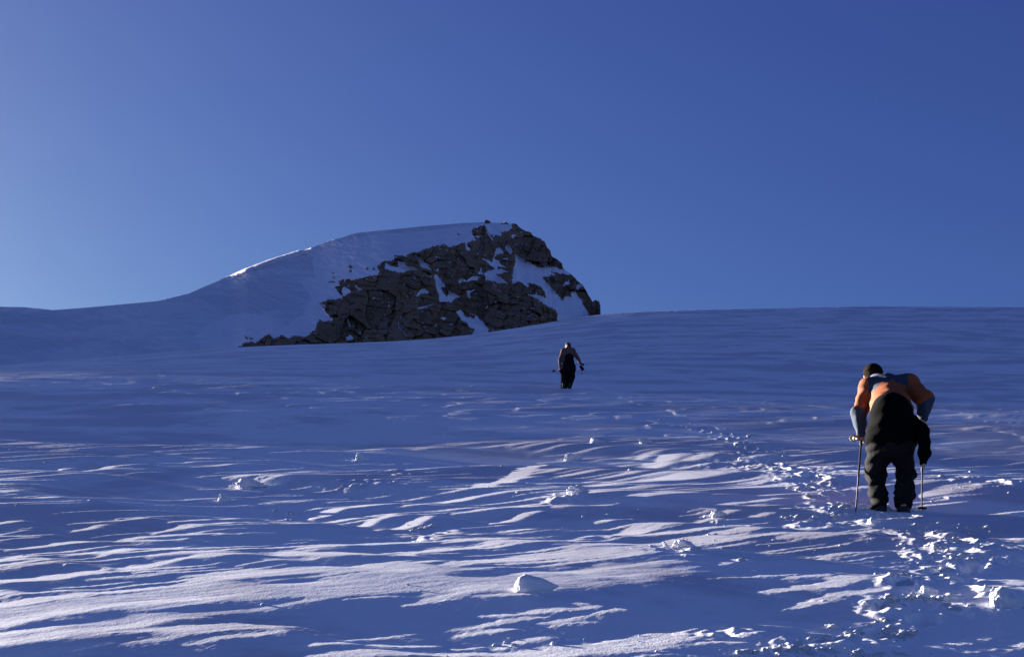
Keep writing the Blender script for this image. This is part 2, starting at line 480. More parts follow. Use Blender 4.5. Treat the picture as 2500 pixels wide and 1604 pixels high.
def relief(x, u):
    """height off the slope plane"""
    x = x.astype(np.float32); u = u.astype(np.float32)
    h = h_far(x, u).astype(np.float32)
    p = x * WIND[0] + u * WIND[1]
    q = x * SIDE[0] + u * SIDE[1]
    near = sstep(40, 10, u)
    h += carved(x, u)
    h -= .022 * np.clip(x, -16, 16) * sstep(21, 48, u) * (1 - sstep(55, 95, u))
    h += .010 * perlin(p * .42, q * 1.15, 2) * sstep(1.5, 8, u) * sstep(20, 40, u)
    h += .0010 * perlin(p * 5, q * 12, 6) * sstep(14, 9, u)
    h += .0004 * perlin(p * 18, q * 30, 8) * sstep(10, 7, u)
    h += .0003 * perlin(x * 40, u * 30, 9) * sstep(11, 7, u)
    # hard slabs with small steps, far up the slope
    slab = perlin(x * .55, u * .5, 21) + .4 * perlin(x * 1.6, u * 1.2, 22)
    h += .013 * sstep(.12, .26, slab) * sstep(20, 32, u)
    for sx_, su_, dx_, du_, k_ in STEPS:
        m = (np.abs(x - sx_) < .45) & (np.abs(u - su_) < .45)
        idx = np.nonzero(m.ravel())[0]
        if len(idx):
            e = x.ravel()[idx] - sx_; f_ = u.ravel()[idx] - su_
            l_ = (e * dx_ + f_ * du_) / .17; w_ = (e * du_ - f_ * dx_) / .085
            d_ = np.sqrt(l_ ** 2 + w_ ** 2) + .25 * perlin(e * 14 + sx_, f_ * 14, 58)
            h.ravel()[idx] += k_ * (-.075 * (1 - sstep(.55, 1.0, d_)) + .008 * np.exp(-((d_ - 1.25) / .3) ** 2)) * (.45 if su_ > 28 else 1)
    # churned snow along the footprints
    ch = np.zeros(x.shape, np.float32)
    for a_, b_, sx_, sy_, k_, rp_ in CL:
        if sx_ > 115 or rp_ < 3.4:
            continue
        gx, gu = gpt2(a_, b_)
        wx_ = sx_ / F * gu; wu_ = sy_ * gu * gu / (F * CH)
        m = (np.abs(x - gx) < 3.2 * wx_) & (np.abs(u - gu) < 3.2 * wu_)
        idx = np.nonzero(m.ravel())[0]
        if len(idx):
            g_ = np.exp(-.5 * (((x.ravel()[idx] - gx) / wx_) ** 2 + ((u.ravel()[idx] - gu) / wu_) ** 2) * 1.3)
            ch.ravel()[idx] = np.maximum(ch.ravel()[idx], g_)
    idx = np.nonzero((ch > .03).ravel())[0]
    if len(idx):
        xx = x.ravel()[idx]; uu = u.ravel()[idx]
        c_ = perlin(xx * 4.5, uu * 3.2, 55) + .6 * perlin(xx * 10, uu * 8, 56) + .3 * perlin(xx * 21, uu * 17, 57)
        h.ravel()[idx] += ch.ravel()[idx] * (.036 * np.clip(c_ - .05, -.4, 2)) * sstep(26, 12, uu)
    # lumps with their drift tails
    T = np.array([math.sin(math.radians(72)), math.cos(math.radians(72))])
    for lx, ly, r, tail, rough in LUMPS:
        gx, gu = gpt2(lx, ly + r * .45)
        R = r / F * gu
        ra = R * (3 + tail * 3)
        m = (np.abs(x - gx) < ra) & (np.abs(u - gu) < ra)
        idx = np.nonzero(m.ravel())[0]
        if not len(idx):
            continue
        xx = x.ravel()[idx] - gx; uu = u.ravel()[idx] - gu
        nx = perlin(xx / R * 1.3 + lx, uu / R * 1.3, 41) * .5 * R
        a = (xx * T[0] + uu * T[1]) + nx; b = (-xx * T[1] + uu * T[0]) + perlin(xx / R + lx, uu / R + 9, 42) * .35 * R
        wid = R * (1.0 + .10 * np.clip(a / R, 0, tail))
        z0 = np.clip(1 - (np.clip(a, -9 * R, 0) / (.55 * R)) ** 2, 0, 1)
        z1 = np.exp(-np.clip(a, 0, None) / (R * tail * .45))
        zb = np.clip(1 - (b / wid) ** 2, 0, 1)
        cr = perlin(xx / R * 2.4 + ly, uu / R * 2.4, 43) + .6 * perlin(xx / R * 5 + ly, uu / R * 5, 44)
        hh = .20 * R * np.sqrt(z0) * z1 * zb ** .8 * (1 + rough * .25 * cr)
        h.ravel()[idx] += hh
    return h


rows = np.concatenate([np.linspace(-90, -6, 22), np.linspace(-5, 3.6, 20), 1 / np.linspace(1 / 4.0, 1 / 60.0, 1350),
                       60 * np.exp(np.linspace(.01, math.log(225 / 60), 190))])
tn = np.concatenate([-np.linspace(.8, .44, 90), np.arange(-.432, .4325, .00068), np.linspace(.44, .8, 90)])
ext = 260 * (np.linspace(0, 1, 40)[1:]) ** 2
sc_ = np.maximum(rows, 4.0)
X = tn[None, :] * sc_[:, None]
X = np.concatenate([X[:, :1] - ext[::-1][None, :], X, X[:, -1:] + ext[None, :]], 1)
U = np.repeat(rows[:, None], X.shape[1], 1)
Hh = relief(X, U)


def ground_n(x, u):
    return relief(np.array([[float(x)]]), np.array([[float(u)]]))[0, 0]


snow_slope_mat = snow_mat("snow on the slope", .5, .68, .97, bump=(85, .22, .008), stretch=(.42, .34, 1), lo_pos=.44, hi_pos=.53)
g = mesh_np("snow_ground", W(X, U, Hh).reshape(-1, 3), grid_quads(*X.shape), [snow_slope_mat])
tag(g, "wide wind-carved snow slope rising to the crest below the rocky summit", "snow slope", kind="structure")

# ------------------------------------------------------------------ the summit
TOP = np.array([(-4200, 767), (-2300, 765), (-1700, 757), (-900, 750), (-480, 747), (-200, 747), (0, 749), (60, 750), (130, 757), (200, 752), (385, 735), (460, 717), (540, 682), (600, 655), (660, 633),  # left of the view the ridge is added, its height shaped to shade the slope
                (730, 611), (743, 611), (800, 590), (870, 569), (940, 562), (1040, 552), (1130, 545), (1185, 543), (1230, 545),
                (1253, 546), (1261, 549), (1267, 557), (1281, 563), (1296, 569), (1300, 576), (1316, 582), (1329, 590), (1335, 606),
                (1343, 612), (1347, 627), (1359, 633), (1372, 645), (1375, 657), (1392, 668), (1409, 686), (1423, 697),
                (1442, 730), (1447, 737), (1455, 733), (1462, 735), (1466, 750), (1467, 790), (1470, 870)], float)
ROCK = [[(582, 847), (600, 835), (630, 835), (653, 817), (670, 827), (687, 815), (703, 827), (720, 820), (743, 823), (770, 807),
         (777, 780), (790, 785), (813, 783), (803, 768), (786, 750), (796, 746), (776, 741), (806, 732), (833, 729), (840, 737), (835, 723), (815, 701),
         (833, 697), (826, 686), (839, 681), (864, 683), (872, 681), (923, 672), (925, 663), (923, 650), (936, 639), (961, 635),
         (961, 623), (992, 623), (1007, 617), (1025, 615), (1049, 605), (1071, 599), (1089, 597), (1095, 604), (1133, 593),
         (1162, 588), (1152, 568), (1158, 557), (1175, 552), (1181, 552), (1197, 571), (1207, 576), (1224, 576), (1222, 567), (1240, 563),
         (1252, 557), (1252, 540), (1480, 540), (1480, 900), (585, 900)],
        [(850, 645), (858, 650), (862, 656), (853, 655)], [(852, 661), (860, 660), (858, 666)], [(890, 659), (897, 652), (899, 659)],
        [(908, 659), (912, 653), (916, 660)], [(807, 664), (817, 667), (812, 669)], [(813, 673), (819, 679), (816, 680)],
        [(801, 690), (812, 686), (820, 689)], [(1113, 571), (1122, 573), (1122, 576)], [(1182, 530), (1198, 530), (1198, 546), (1184, 545)],
        [(1220, 547), (1240, 541), (1240, 548)], [(592, 818), (606, 826), (604, 830)], [(606, 822), (619, 826), (616, 832)]]
SNOW = [[(1255, 619), (1285, 637), (1312, 652), (1339, 652), (1361, 652), (1372, 658), (1382, 654), (1400, 668), (1388, 672), (1372, 668), (1347, 664),
         (1355, 672), (1322, 677), (1351, 707), (1357, 709), (1357, 717), (1374, 734), (1380, 722), (1396, 725), (1392, 713), (1407, 707), (1411, 692), (1428, 690),
         (1424, 699), (1403, 711), (1419, 732), (1423, 742), (1437, 766), (1437, 790), (1364, 790), (1359, 758), (1333, 746), (1314, 730), (1287, 719),
         (1310, 717), (1331, 728), (1329, 707), (1318, 699), (1296, 691), (1290, 695), (1292, 703), (1277, 693), (1267, 689),
         (1249, 693), (1253, 658), (1261, 637)],
        [(1209, 608), (1220, 604), (1230, 619), (1214, 619), (1209, 631), (1236, 654), (1216, 649), (1216, 656), (1244, 664), (1212, 670),
         (1242, 693), (1214, 689), (1185, 684), (1183, 670), (1168, 670), (1174, 652), (1181, 666), (1209, 656), (1197, 649),
         (1175, 629), (1191, 633), (1201, 643)],
        [(1240, 590), (1253, 615), (1244, 619), (1232, 610)], [(1246, 576), (1254, 571), (1261, 575), (1251, 582)],
        [(1119, 686), (1129, 676), (1135, 684), (1162, 673), (1174, 682), (1135, 688), (1119, 692)],
        [(1005, 622), (1023, 624), (1055, 661), (1042, 657), (1027, 650), (1024, 636)],
        [(972, 637), (987, 641), (989, 648), (1031, 657), (972, 666), (954, 661), (939, 655), (941, 641), (952, 650), (974, 652)],
        [(1058, 668), (1071, 675), (1087, 699), (1078, 703), (1091, 725), (1095, 710), (1124, 725), (1104, 734), (1102, 739),
         (1073, 736), (1064, 692)], [(1012, 723), (1034, 703), (1051, 712), (1027, 720)], [(1016, 749), (1067, 741), (1045, 750), (1025, 756)],
        [(1115, 761), (1124, 757), (1137, 774), (1159, 776), (1161, 767), (1193, 803), (1193, 830), (1150, 830), (1156, 804), (1144, 796), (1122, 774)],
        [(835, 698), (859, 712), (850, 717), (835, 723)], [(841, 768), (846, 772), (858, 797), (855, 798)],
        [(968, 786), (974, 788), (980, 803), (996, 821), (990, 819), (976, 803)], [(1073, 774), (1089, 774), (1084, 783)],
        [(1177, 551), (1192, 567), (1207, 589), (1201, 586), (1193, 573)], [(1161, 575), (1180, 576), (1165, 581)],
        [(1138, 707), (1147, 711), (1165, 706), (1148, 715), (1152, 729), (1142, 725)], [(1276, 745), (1284, 757), (1279, 758)],
        [(1285, 768), (1292, 770), (1289, 777)], [(847, 822), (854, 818), (862, 830), (846, 832)], [(998, 722), (1003, 720), (1002, 727)],
        [(1068, 631), (1082, 629), (1079, 632)], [(1094, 642), (1099, 636), (1104, 643)], [(1066, 652), (1072, 663), (1064, 664)], [(904, 728), (914, 725), (914, 731)],
        [(1372, 700), (1380, 688), (1390, 684), (1392, 694), (1384, 696)], [(866, 694), (884, 706), (874, 712)], [(1226, 630), (1242, 631), (1240, 635), (1228, 636)],
        [(1133, 590), (1142, 592), (1147, 612), (1141, 612)], [(1040, 672), (1055, 675), (1050, 680)], [(1180, 756), (1190, 744), (1192, 748), (1186, 756)],
        [(978, 791), (984, 794), (979, 797)], [(975, 766), (980, 775), (974, 776)], [(1064, 786), (1068, 800), (1062, 797)], [(1200, 690), (1214, 692), (1206, 700)]]


def inside(px, py, poly):
    r = np.zeros(px.shape, bool)
    P = np.array(poly, float)
    x0, y0 = P.min(0); x1, y1 = P.max(0)
    idx = np.nonzero(((px >= x0) & (px <= x1) & (py >= y0) & (py <= y1)).ravel())[0]
    a, b = px.ravel()[idx], py.ravel()[idx]
    k = np.zeros(len(idx), bool)
    for (xa, ya), (xb, yb) in zip(P, np.roll(P, -1, 0)):
        if ya == yb:
            continue
        k ^= ((ya > b) != (yb > b)) & (a < (xb - xa) * (b - ya) / (yb - ya) + xa)
    r.ravel()[idx] = k
    return r


def blocks(px, py, size, asp, rot, seed):
    """broken rock: every cell of a jittered lattice is one facet of its own tilt; also returns the distance to the joint"""
    c, s = math.cos(rot), math.sin(rot)
    a = (px * c + py * s) / size; b = (-px * s + py * c) / (size * asp)
    a = a + .25 * perlin(px / size * .7, py / size * .7, seed + 5); b = b + .25 * perlin(px / size * .7 + 9, py / size * .7, seed + 6)
    ia, ib = np.floor(a).astype(np.int64), np.floor(b).astype(np.int64)
    d1 = np.full(px.shape, 9.0, np.float32); d2 = d1.copy(); val = np.zeros(px.shape, np.float32)
    for i in (-1, 0, 1):
        for j in (-1, 0, 1):
            ca, cb = ia + i, ib + j
            ox = ca + .5 + .75 * (hash01(ca, cb, seed) - .5); oy = cb + .5 + .75 * (hash01(ca, cb, seed + 1) - .5)
            da, db = a - ox, b - oy
            d = np.maximum(np.abs(da), np.abs(db)) * .7 + .3 * np.hypot(da, db)
            v = hash01(ca, cb, seed + 2) - .5 + (hash01(ca, cb, seed + 3) - .5) * 1.1 * da + (hash01(ca, cb, seed + 4) - .7) * 1.1 * db
            k = d < d1
            d2 = np.where(k, d1, np.minimum(d2, d))
            val = np.where(k, v, val); d1 = np.where(k, d, d1)
    return val, d2 - d1


pxs = np.concatenate([np.linspace(-4200, -420, 120), np.linspace(-400, 540, 220), np.arange(542, 1471, 1.25)])
NT = 330
t = np.linspace(0, 1, NT) ** 1.15
top = np.interp(pxs, TOP[:, 0], TOP[:, 1])
rw = sstep(1250, 1258, pxs)
top = top + rw * (2.2 * perlin(pxs / 7, pxs * 0, 51) + 2.5 * perlin(pxs / 17, pxs * 0, 52) - 1)
top = top - 6 * sstep(1180, 1186, pxs) * (1 - sstep(1190, 1202, pxs)) - 3.0 * sstep(1222, 1236, pxs) * (1 - sstep(1237, 1240, pxs))
bot = 935.0
PX = np.repeat(pxs[:, None], NT, 1)
PY = top[:, None] + (bot - top[:, None]) * t[None, :]
wx = PX + 3.0 * perlin(PX / 14, PY / 14, 61) + 2.2 * perlin(PX / 5, PY / 5, 62)
wy = PY + 3.0 * perlin(PX / 14 + 40, PY / 14, 63) + 2.2 * perlin(PX / 5 + 40, PY / 5, 64)
rock = np.zeros(PX.shape, bool)
for poly in ROCK[:1]:
    rock |= inside(wx, wy, poly)
for poly in SNOW:
    rock &= ~inside(wx, wy, poly)
for poly in ROCK[1:]:
    rock |= inside(wx * .5 + PX * .5, wy * .5 + PY * .5, poly)
# sprinkled crumbs of snow on the ledges
crumb = perlin(PX / 9, PY / 5, 71) + .5 * perlin(PX / 4, PY / 3, 72)
ledge = perlin(PX / 60 + PY / 160, PY / 16 - PX / 130, 73)
rock &= ~((crumb > .54) & (ledge > .04))
rf = rock.astype(np.float32)
soft = blur(blur(rf, 14, 0), 10, 1)
cot = 2.7 + (2.0 - 2.7) * soft
cot = cot + .35 * perlin(PX / 150, PY / 90, 81) * (1 - soft)
dpy = np.diff(PY, axis=1, prepend=PY[:, :1])
acc = np.cumsum((dpy * cot)[:, ::-1], 1)[:, ::-1]        # from the foot upwards
acc = np.concatenate([acc[:, 1:], np.zeros((len(pxs), 1))], 1)
acc = blur(acc, 6, 0)
D = 240 + .075 * acc
D = D + np.clip(PX - 900, -1100, 600) * .016 + 4 * perlin(PX / 240, PY / 200, 82)
# the fan of drifted snow at the foot of the rocks
fan = np.exp(-(((PX - 640) / 120) ** 2 + ((PY - 860) / 75) ** 4) * 1.3)
D = D - 2.5 * fan
# broken rock relief
b1, e1 = blocks(PX, PY, 58, 1.1, .22, 101)
b2, e2 = blocks(PX, PY, 25, .7, .22, 201)
b3, e3 = blocks(PX, PY, 10, .7, .3, 301)
rel = 4.6 * b1 + 1.9 * b2 + .3 * b3 + .16 * perlin(PX / 5, PY / 5, 91)
crack = .55 * (1 - sstep(0, .05, e1)) * (perlin(PX / 40, PY / 40, 94) > -.1) + .2 * (1 - sstep(0, .10, e2)) * (perlin(PX / 25, PY / 25, 95) > .1)
strat = .26 * np.sin((PY - PX * .22) / 2.6 + 3 * perlin(PX / 60, PY / 20, 92))
edge = blur(blur(rf, 2, 0), 2, 1)
D = D - edge * (1.6 + rel - crack + strat) * .9
D = D + (1 - edge) * .12 * perlin(PX / 9, PY / 5, 93)
# small drifts and the curl of the ridge
win = sstep(540, 580, PX) * (1 - sstep(735, 765, PX))
dr = np.clip((PY - top[:, None]), 0, None)
D = D + win * 2.4 * np.exp(-dr / 2.8) + win * 1.3 * np.exp(-((dr - 13 - 4 * perlin(PX / 30, PY * 0, 83)) / 3.0) ** 2)
D = D + (1 - edge) * (.55 * perlin(PX / 55 + PY / 25, PY / 14 - PX / 40, 84) + .22 * perlin(PX / 22 + PY / 12, PY / 6 - PX / 18, 85))
P3 = CAM[None, None, :] + ray(PX, PY) * D[..., None]
# the far side of the ridge, falling away
nb = 14
back = []
hd = ray(PX[:, 0], PY[:, 0]); hd = hd / np.linalg.norm(hd[:, :2], axis=1)[:, None]; hd[:, 2] = 0
for i in range(1, nb + 1):
    s_ = 1.2 * i ** 1.5
    back.append(P3[:, 0] + hd * s_ + np.array([0, 0, -1.0]) * (s_ * (.12 + .05 * i)))
BK = np.stack(back[::-1], 1)
V3 = np.concatenate([BK, P3], 1)
q = grid_quads(*V3.shape[:2])
fr = np.concatenate([np.repeat(rf[:, :1] > .5, nb, 1), rock], 1)
fr4 = (fr[:-1, :-1].astype(int) + fr[:-1, 1:] + fr[1:, 1:] + fr[1:, :-1]).reshape(-1)
midx = (fr4 >= 2).astype(np.int32)
SKYLIT = [(475, 818), (500, 795), (560, 770), (600, 762), (640, 768), (690, 800), (735, 770), (762, 728), (742, 700), (735, 684), (770, 672), (760, 640),
         (768, 622), (840, 590), (900, 575), (1000, 566), (1120, 556), (1200, 540), (1480, 540), (1480, 940), (520, 940), (490, 850)]  # where the peak faces brighter sky; that light is painted as a paler tone
fz = inside(PX + 3 * perlin(PX / 20, PY / 20, 86), PY + 3 * perlin(PX / 20, PY / 20, 87), SKYLIT)
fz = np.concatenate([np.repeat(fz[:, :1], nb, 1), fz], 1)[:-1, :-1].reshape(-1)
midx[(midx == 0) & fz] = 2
skylit_snow = snow_mat("skylit snow on the peak", .05, .90, .95, bump=(1.2, .2, .4), stretch=(1, 1, 3))  # same snow, brighter sky light put into its colour
peak_snow = snow_mat("shaded snow on the peak", .05, .76, .88, bump=(1.2, .25, .4), stretch=(1, 1, 3))  # same snow, shade of the left flank put into its colour
rock_mat = mat("dark jointed rock", (.21, .135, .085), .9, noise=((.29, .19, .125), .12), bump=(1.6, .6, .3), spec=.15)
pk = mesh_np("mountain", V3.reshape(-1, 3), q, [peak_snow, rock_mat, skylit_snow], midx)
sm = np.ones(len(q), bool); sm[midx == 1] = False
pk.data.polygons.foreach_set("use_smooth", sm)
tag(pk, "rounded snowy summit with a broken dark rock face on its near side", "mountain", kind="structure")

# ------------------------------------------------------------------ loose snow
import bmesh
from mathutils import noise as mnoise


def ico(sub):
    bm = bmesh.new(); bmesh.ops.create_icosphere(bm, subdivisions=sub, radius=1.0)
    v = np.array([x.co[:] for x in bm.verts]); f = np.array([[q_.index for q_ in x.verts] for x in bm.faces]); bm.free()
    return v, f


def lump_shape(sub, seed, rough=.35, flat=.8, crumb=.12, cuts=5):
    v, f = ico(sub)
    o = Vector((seed * 3.7, seed * 1.3, seed * 7.1))
    d = np.array([1 + rough * mnoise.noise(Vector(p) * 1.3 + o) + crumb * mnoise.noise(Vector(p) * 3.4 + o) + crumb * .5 * mnoise.noise(Vector(p) * 8 + o) for p in v])
    # knock flats into it, as broken crust has
    v = v * d[:, None]
    rs = np.random.default_rng(seed)
    for _ in range(cuts):
        n = rs.normal(size=3); n /= np.linalg.norm(n)
        e = v @ n - .72
        v = v - np.clip(e, 0, None)[:, None] * n * .85
    v[:, 2] *= flat
    return v, f


lump_mat = mat("packed snow", (.86, .85, .90), .8, bump=(40, .2, .008), spec=.05)
loose_mat = mat("loose snow", (.64, .65, .69), .9, bump=(60, .2, .006), spec=0.0)


def hit(px, py):
    """where the line of sight through a photograph pixel meets the snow"""
    px = np.atleast_1d(np.asarray(px, float)); py = np.atleast_1d(np.asarray(py, float))
    u = F * CH / np.maximum(py - VY, 25.0)
    for _ in range(14):
        n = relief(((px - 1250.0) / F * u)[:, None], u[:, None])[:, 0]
        u = .5 * u + .5 * F * (CH - n) / np.maximum(py - VY, 25.0)
    x = (px - 1250.0) / F * u
    return x, u, relief(x[:, None], u[:, None])[:, 0]


def place(px, py):
    x, u, n = hit(px, py)
    return float(x[0]), float(u[0]), float(n[0])


GROUP_LUMP = "wind-packed lumps of snow standing on the slope"
BIG = [  # column, row of the foot, half width in photograph pixels, width / depth / height, roughness, label
    (1288, 1441, 38, (1.0, .95, .92), .34, "largest smooth snow lump, alone on the dark shaded snow at the bottom centre"),
    (2132, 1277, 12, (1.0, .9, .85), .25, "round loose snowball lying just below the boots of the bent climber"),
    (877, 1124, 11, (.7, .8, 1.25), .5, "tall split snow block standing left of the centre with a pale drift to its right"),
    (1395, 1124, 15, (1.0, .8, .8), .6, "crumbly snow lump below and right of the distant climber, above the streaks"),
    (1452, 1082, 11, (1.0, .8, .9), .4, "small pale snow lump, upper one below the distant climber"),
    (1572, 1083, 11, (1.0, .8, .9), .6, "small crumbly snow lump left of the broken snow in the footprints"),
    (1407, 1207, 17, (1.2, .8, .9), .7, "leaning jagged snow lump in the middle of the slope among thin streaks"),
    (603, 1189, 20, (1.25, .8, .75), .8, "broken wide snow lump on the left with a ragged top"),
    (545, 1223, 11, (1.0, .8, 1.0), .6, "small upright snow lump just below the broken wide lump"),
    (1750, 1262, 15, (1.0, .8, .8), .5, "ragged snow lump left of the bent climber's pole tip"),
    (2455, 1482, 34, (1.0, .9, .9), .45, "big round snow lump at the lower right edge of the slope"),
    (1668, 1340, 19, (1.2, .8, .7), .8, "ragged snow lump at the right end of the wide lit swell"),
    (2265, 1450, 15, (1.1, .7, .9), .5, "angular flat-topped snow block beside the crumbled footprints at the lower right"),
]
for i, (px, py, rp, sc3, ro, lab) in enumerate(BIG):
    gx, gu, n = place(px, py)
    R = rp * (.86 if i == 0 else 1.08) / F * gu
    v, f = lump_shape(5, 11 + i, ro * .6, 1.0, .03 if i == 0 else .04 + .30 * ro, 0 if i == 0 else 1)
    lee_ = np.clip(v[:, 0], 0, None)
    v[:, 0] = v[:, 0] + (1.1 if i == 0 else .5) * lee_ ** 1.5
    v[:, 2] = v[:, 2] * (1 - .42 * np.clip(lee_, 0, 1.3) ** 1.5)
    v = v * np.array(sc3) * R
    c = W(gx, gu + R * .5, n + R * .30 * sc3[2])
    o = mesh_np("snow_lump", v, f, [lump_mat])
    o.location = Vector(c)
    o.rotation_euler = (A * .7, 0, 0)
    tag(o, lab, "snow lump", GROUP_LUMP)

# broken crust kicked up along the footprints, and crumbs blown over the slope
cpx, cpy, crd = [], [], []
for a, b, sx, sy, k, rp in CL:
    k = int(k * (.34 if b < 1200 and rp > 2.55 and sx < 115 else .8))
    cpx.append(a + rng.normal(size=k) * sx * .62); cpy.append(b + rng.normal(size=k) * sy * .62); crd.append(rp * np.exp(rng.normal(size=k) * .5) * .66)
cpx = np.concatenate(cpx); cpy = np.concatenate(cpy); crd = np.concatenate(crd)
gx, gu, gn = hit(cpx, cpy)
crd = np.clip(crd * np.exp(rng.normal(size=len(crd)) * .35) * .8, 1.0, 14) / F * gu
shapes = [lump_shape(3, 100 + i, .40, 1.0, .34, 1) for i in range(14)]
VV, FF, off = [], [], 0
for i in range(len(gx)):
    v, f = shapes[i % 14]
    e = rng.uniform(0, 6.28, 3)
    M = np.array(Matrix.Rotation(e[0], 3, 'Z') @ Matrix.Rotation(e[1], 3, 'X') @ Matrix.Rotation(e[2], 3, 'Y'))
    v = (v @ M.T) * np.array([rng.uniform(.8, 1.5), 1.0, rng.uniform(.5, .85)]) * crd[i]
    v = v + W(gx[i], gu[i], gn[i] + crd[i] * .05)
    VV.append(v); FF.append(f + off); off += len(v)
deb = mesh_np("snow_debris", np.concatenate(VV), np.concatenate(FF), [loose_mat])
tag(deb, "broken snow crust and crumbs scattered along the footprints", "snow debris", kind="stuff")

# ------------------------------------------------------------------ soft shapes by distance field


class Field:
    def __init__(self, lo, hi, vox):
        self.lo = np.array(lo, float); self.vox = vox
        self.n = np.ceil((np.array(hi) - self.lo) / vox).astype(int) + 1
        self.d = np.full(self.n, 9.0, np.float32)

    def _box(self, lo, hi):
        a = np.clip(np.floor((lo - self.lo) / self.vox).astype(int), 0, self.n - 1)
        b = np.clip(np.ceil((hi - self.lo) / self.vox).astype(int) + 1, 1, self.n)
        ax = [self.lo[i] + self.vox * np.arange(a[i], b[i]) for i in range(3)]
        sl = tuple(slice(a[i], b[i]) for i in range(3))
        return sl, np.meshgrid(*ax, indexing='ij', sparse=True)

    def _mix(self, sl, d, k):
        o = self.d[sl]
        if k <= 0:
            self.d[sl] = np.minimum(o, d); return
        h = np.clip(.5 + .5 * (o - d) / k, 0, 1)
        self.d[sl] = o * (1 - h) + d * h - k * h * (1 - h)

    def cap(self, a, b, ra, rb=None, k=.03, sq=(1, 1, 1)):
        """tapered capsule; sq squeezes the axes"""
        rb = ra if rb is None else rb
        a = np.array(a, float); b = np.array(b, float); sq = np.array(sq, float)
        m = max(ra, rb) * 1.0 / min(sq.min(), 1) + k + .04
        sl, (x, y, z) = self._box(np.minimum(a, b) - m, np.maximum(a, b) + m)
        c = (a + b) / 2
        ab = (b - a) * sq; L = max(float(ab @ ab), 1e-12)
        px, py, pz = (x - a[0]) * sq[0], (y - a[1]) * sq[1], (z - a[2]) * sq[2]
        t = np.clip((px * ab[0] + py * ab[1] + pz * ab[2]) / L, 0, 1)
        d = np.sqrt((px - t * ab[0]) ** 2 + (py - t * ab[1]) ** 2 + (pz - t * ab[2]) ** 2) - (ra + (rb - ra) * t)
        self._mix(sl, d.astype(np.float32), k)

    def ell(self, c, rad, k=.03):
        c = np.array(c, float); rad = np.array(rad, float)
        sl, (x, y, z) = self._box(c - rad - k - .04, c + rad + k + .04)
        q0 = np.sqrt(((x - c[0]) / rad[0]) ** 2 + ((y - c[1]) / rad[1]) ** 2 + ((z - c[2]) / rad[2]) ** 2)
        q1 = np.sqrt(((x - c[0]) / rad[0] ** 2) ** 2 + ((y - c[1]) / rad[1] ** 2) ** 2 + ((z - c[2]) / rad[2] ** 2) ** 2)
        d = q0 * (q0 - 1) / np.maximum(q1, 1e-6)
        self._mix(sl, d.astype(np.float32), k)

    def grid(self):
        return np.meshgrid(*[self.lo[i] + self.vox * np.arange(self.n[i]) for i in range(3)], indexing='ij', sparse=True)

    def mesh(self):
        d = self.d; s = d < 0
        nx, ny, nz = self.n
        cnt = np.zeros((nx - 1, ny - 1, nz - 1), np.int8)
        for i in (0, 1):
            for j in (0, 1):
                for k in (0, 1):
                    cnt += s[i:nx - 1 + i, j:ny - 1 + j, k:nz - 1 + k]
        act = (cnt > 0) & (cnt < 8)
        idx = np.full(act.shape, -1, np.int64); I = np.argwhere(act); idx[act] = np.arange(len(I))
        acc = np.zeros((len(I), 3)); num = np.zeros(len(I))
        co = [(i, j, k) for i in (0, 1) for j in (0, 1) for k in (0, 1)]
        for a in co:
            for ax in range(3):
                if a[ax]:
                    continue
                b = list(a); b[ax] = 1
                da = d[I[:, 0] + a[0], I[:, 1] + a[1], I[:, 2] + a[2]]; db = d[I[:, 0] + b[0], I[:, 1] + b[1], I[:, 2] + b[2]]
                m = (da < 0) != (db < 0)
                t_ = np.where(m, da / np.where(m, da - db, 1), 0)
                p = np.array(a, float)[None, :].repeat(len(I), 0); p[:, ax] += t_
                acc[m] += p[m]; num[m] += 1
        V = self.lo + self.vox * (I + acc / num[:, None])
        Q = []
        for ax in range(3):
            o1, o2 = (ax + 1) % 3, (ax + 2) % 3
            sl0 = [slice(1, -1)] * 3; sl1 = [slice(1, -1)] * 3
            sl0[ax] = slice(0, -1); sl1[ax] = slice(1, None)
            A0, A1 = s[tuple(sl0)], s[tuple(sl1)]
            ch = np.argwhere(A0 != A1)
            if not len(ch):
                continue
            base = ch + 1; base[:, ax] = ch[:, ax]
            flip = A1[tuple(ch.T)]

            def cell(da, db):
                c = base.copy(); c[:, o1] -= da; c[:, o2] -= db
                return idx[c[:, 0], c[:, 1], c[:, 2]]
            qd = np.stack([cell(1, 1), cell(0, 1), cell(0, 0), cell(1, 0)], 1)
            qd[flip] = qd[flip][:, ::-1]
            Q.append(qd)
        Q = np.concatenate(Q)
        return V, Q[(Q >= 0).all(1)]


def folds(f, amp, freq=(28, 22, 34), seed=0, where=None):
    """creases of cloth"""
    x, y, z = f.grid()
    w = np.sin(freq[0] * x + 2.1 * np.sin(9 * z + seed) + seed) * np.sin(freq[2] * z + 2.7 * np.sin(11 * x + 7 * y + seed))
    w = w + .6 * np.sin(freq[1] * 1.9 * (y + z * .6) + 2.4 * np.sin(17 * x + seed))
    w = w + .5 * np.sin(61 * z + 3 * np.sin(19 * x + 13 * y + seed * 2))
    a = amp if where is None else amp * where(x, y, z)
    f.d += (a * w).astype(np.float32)


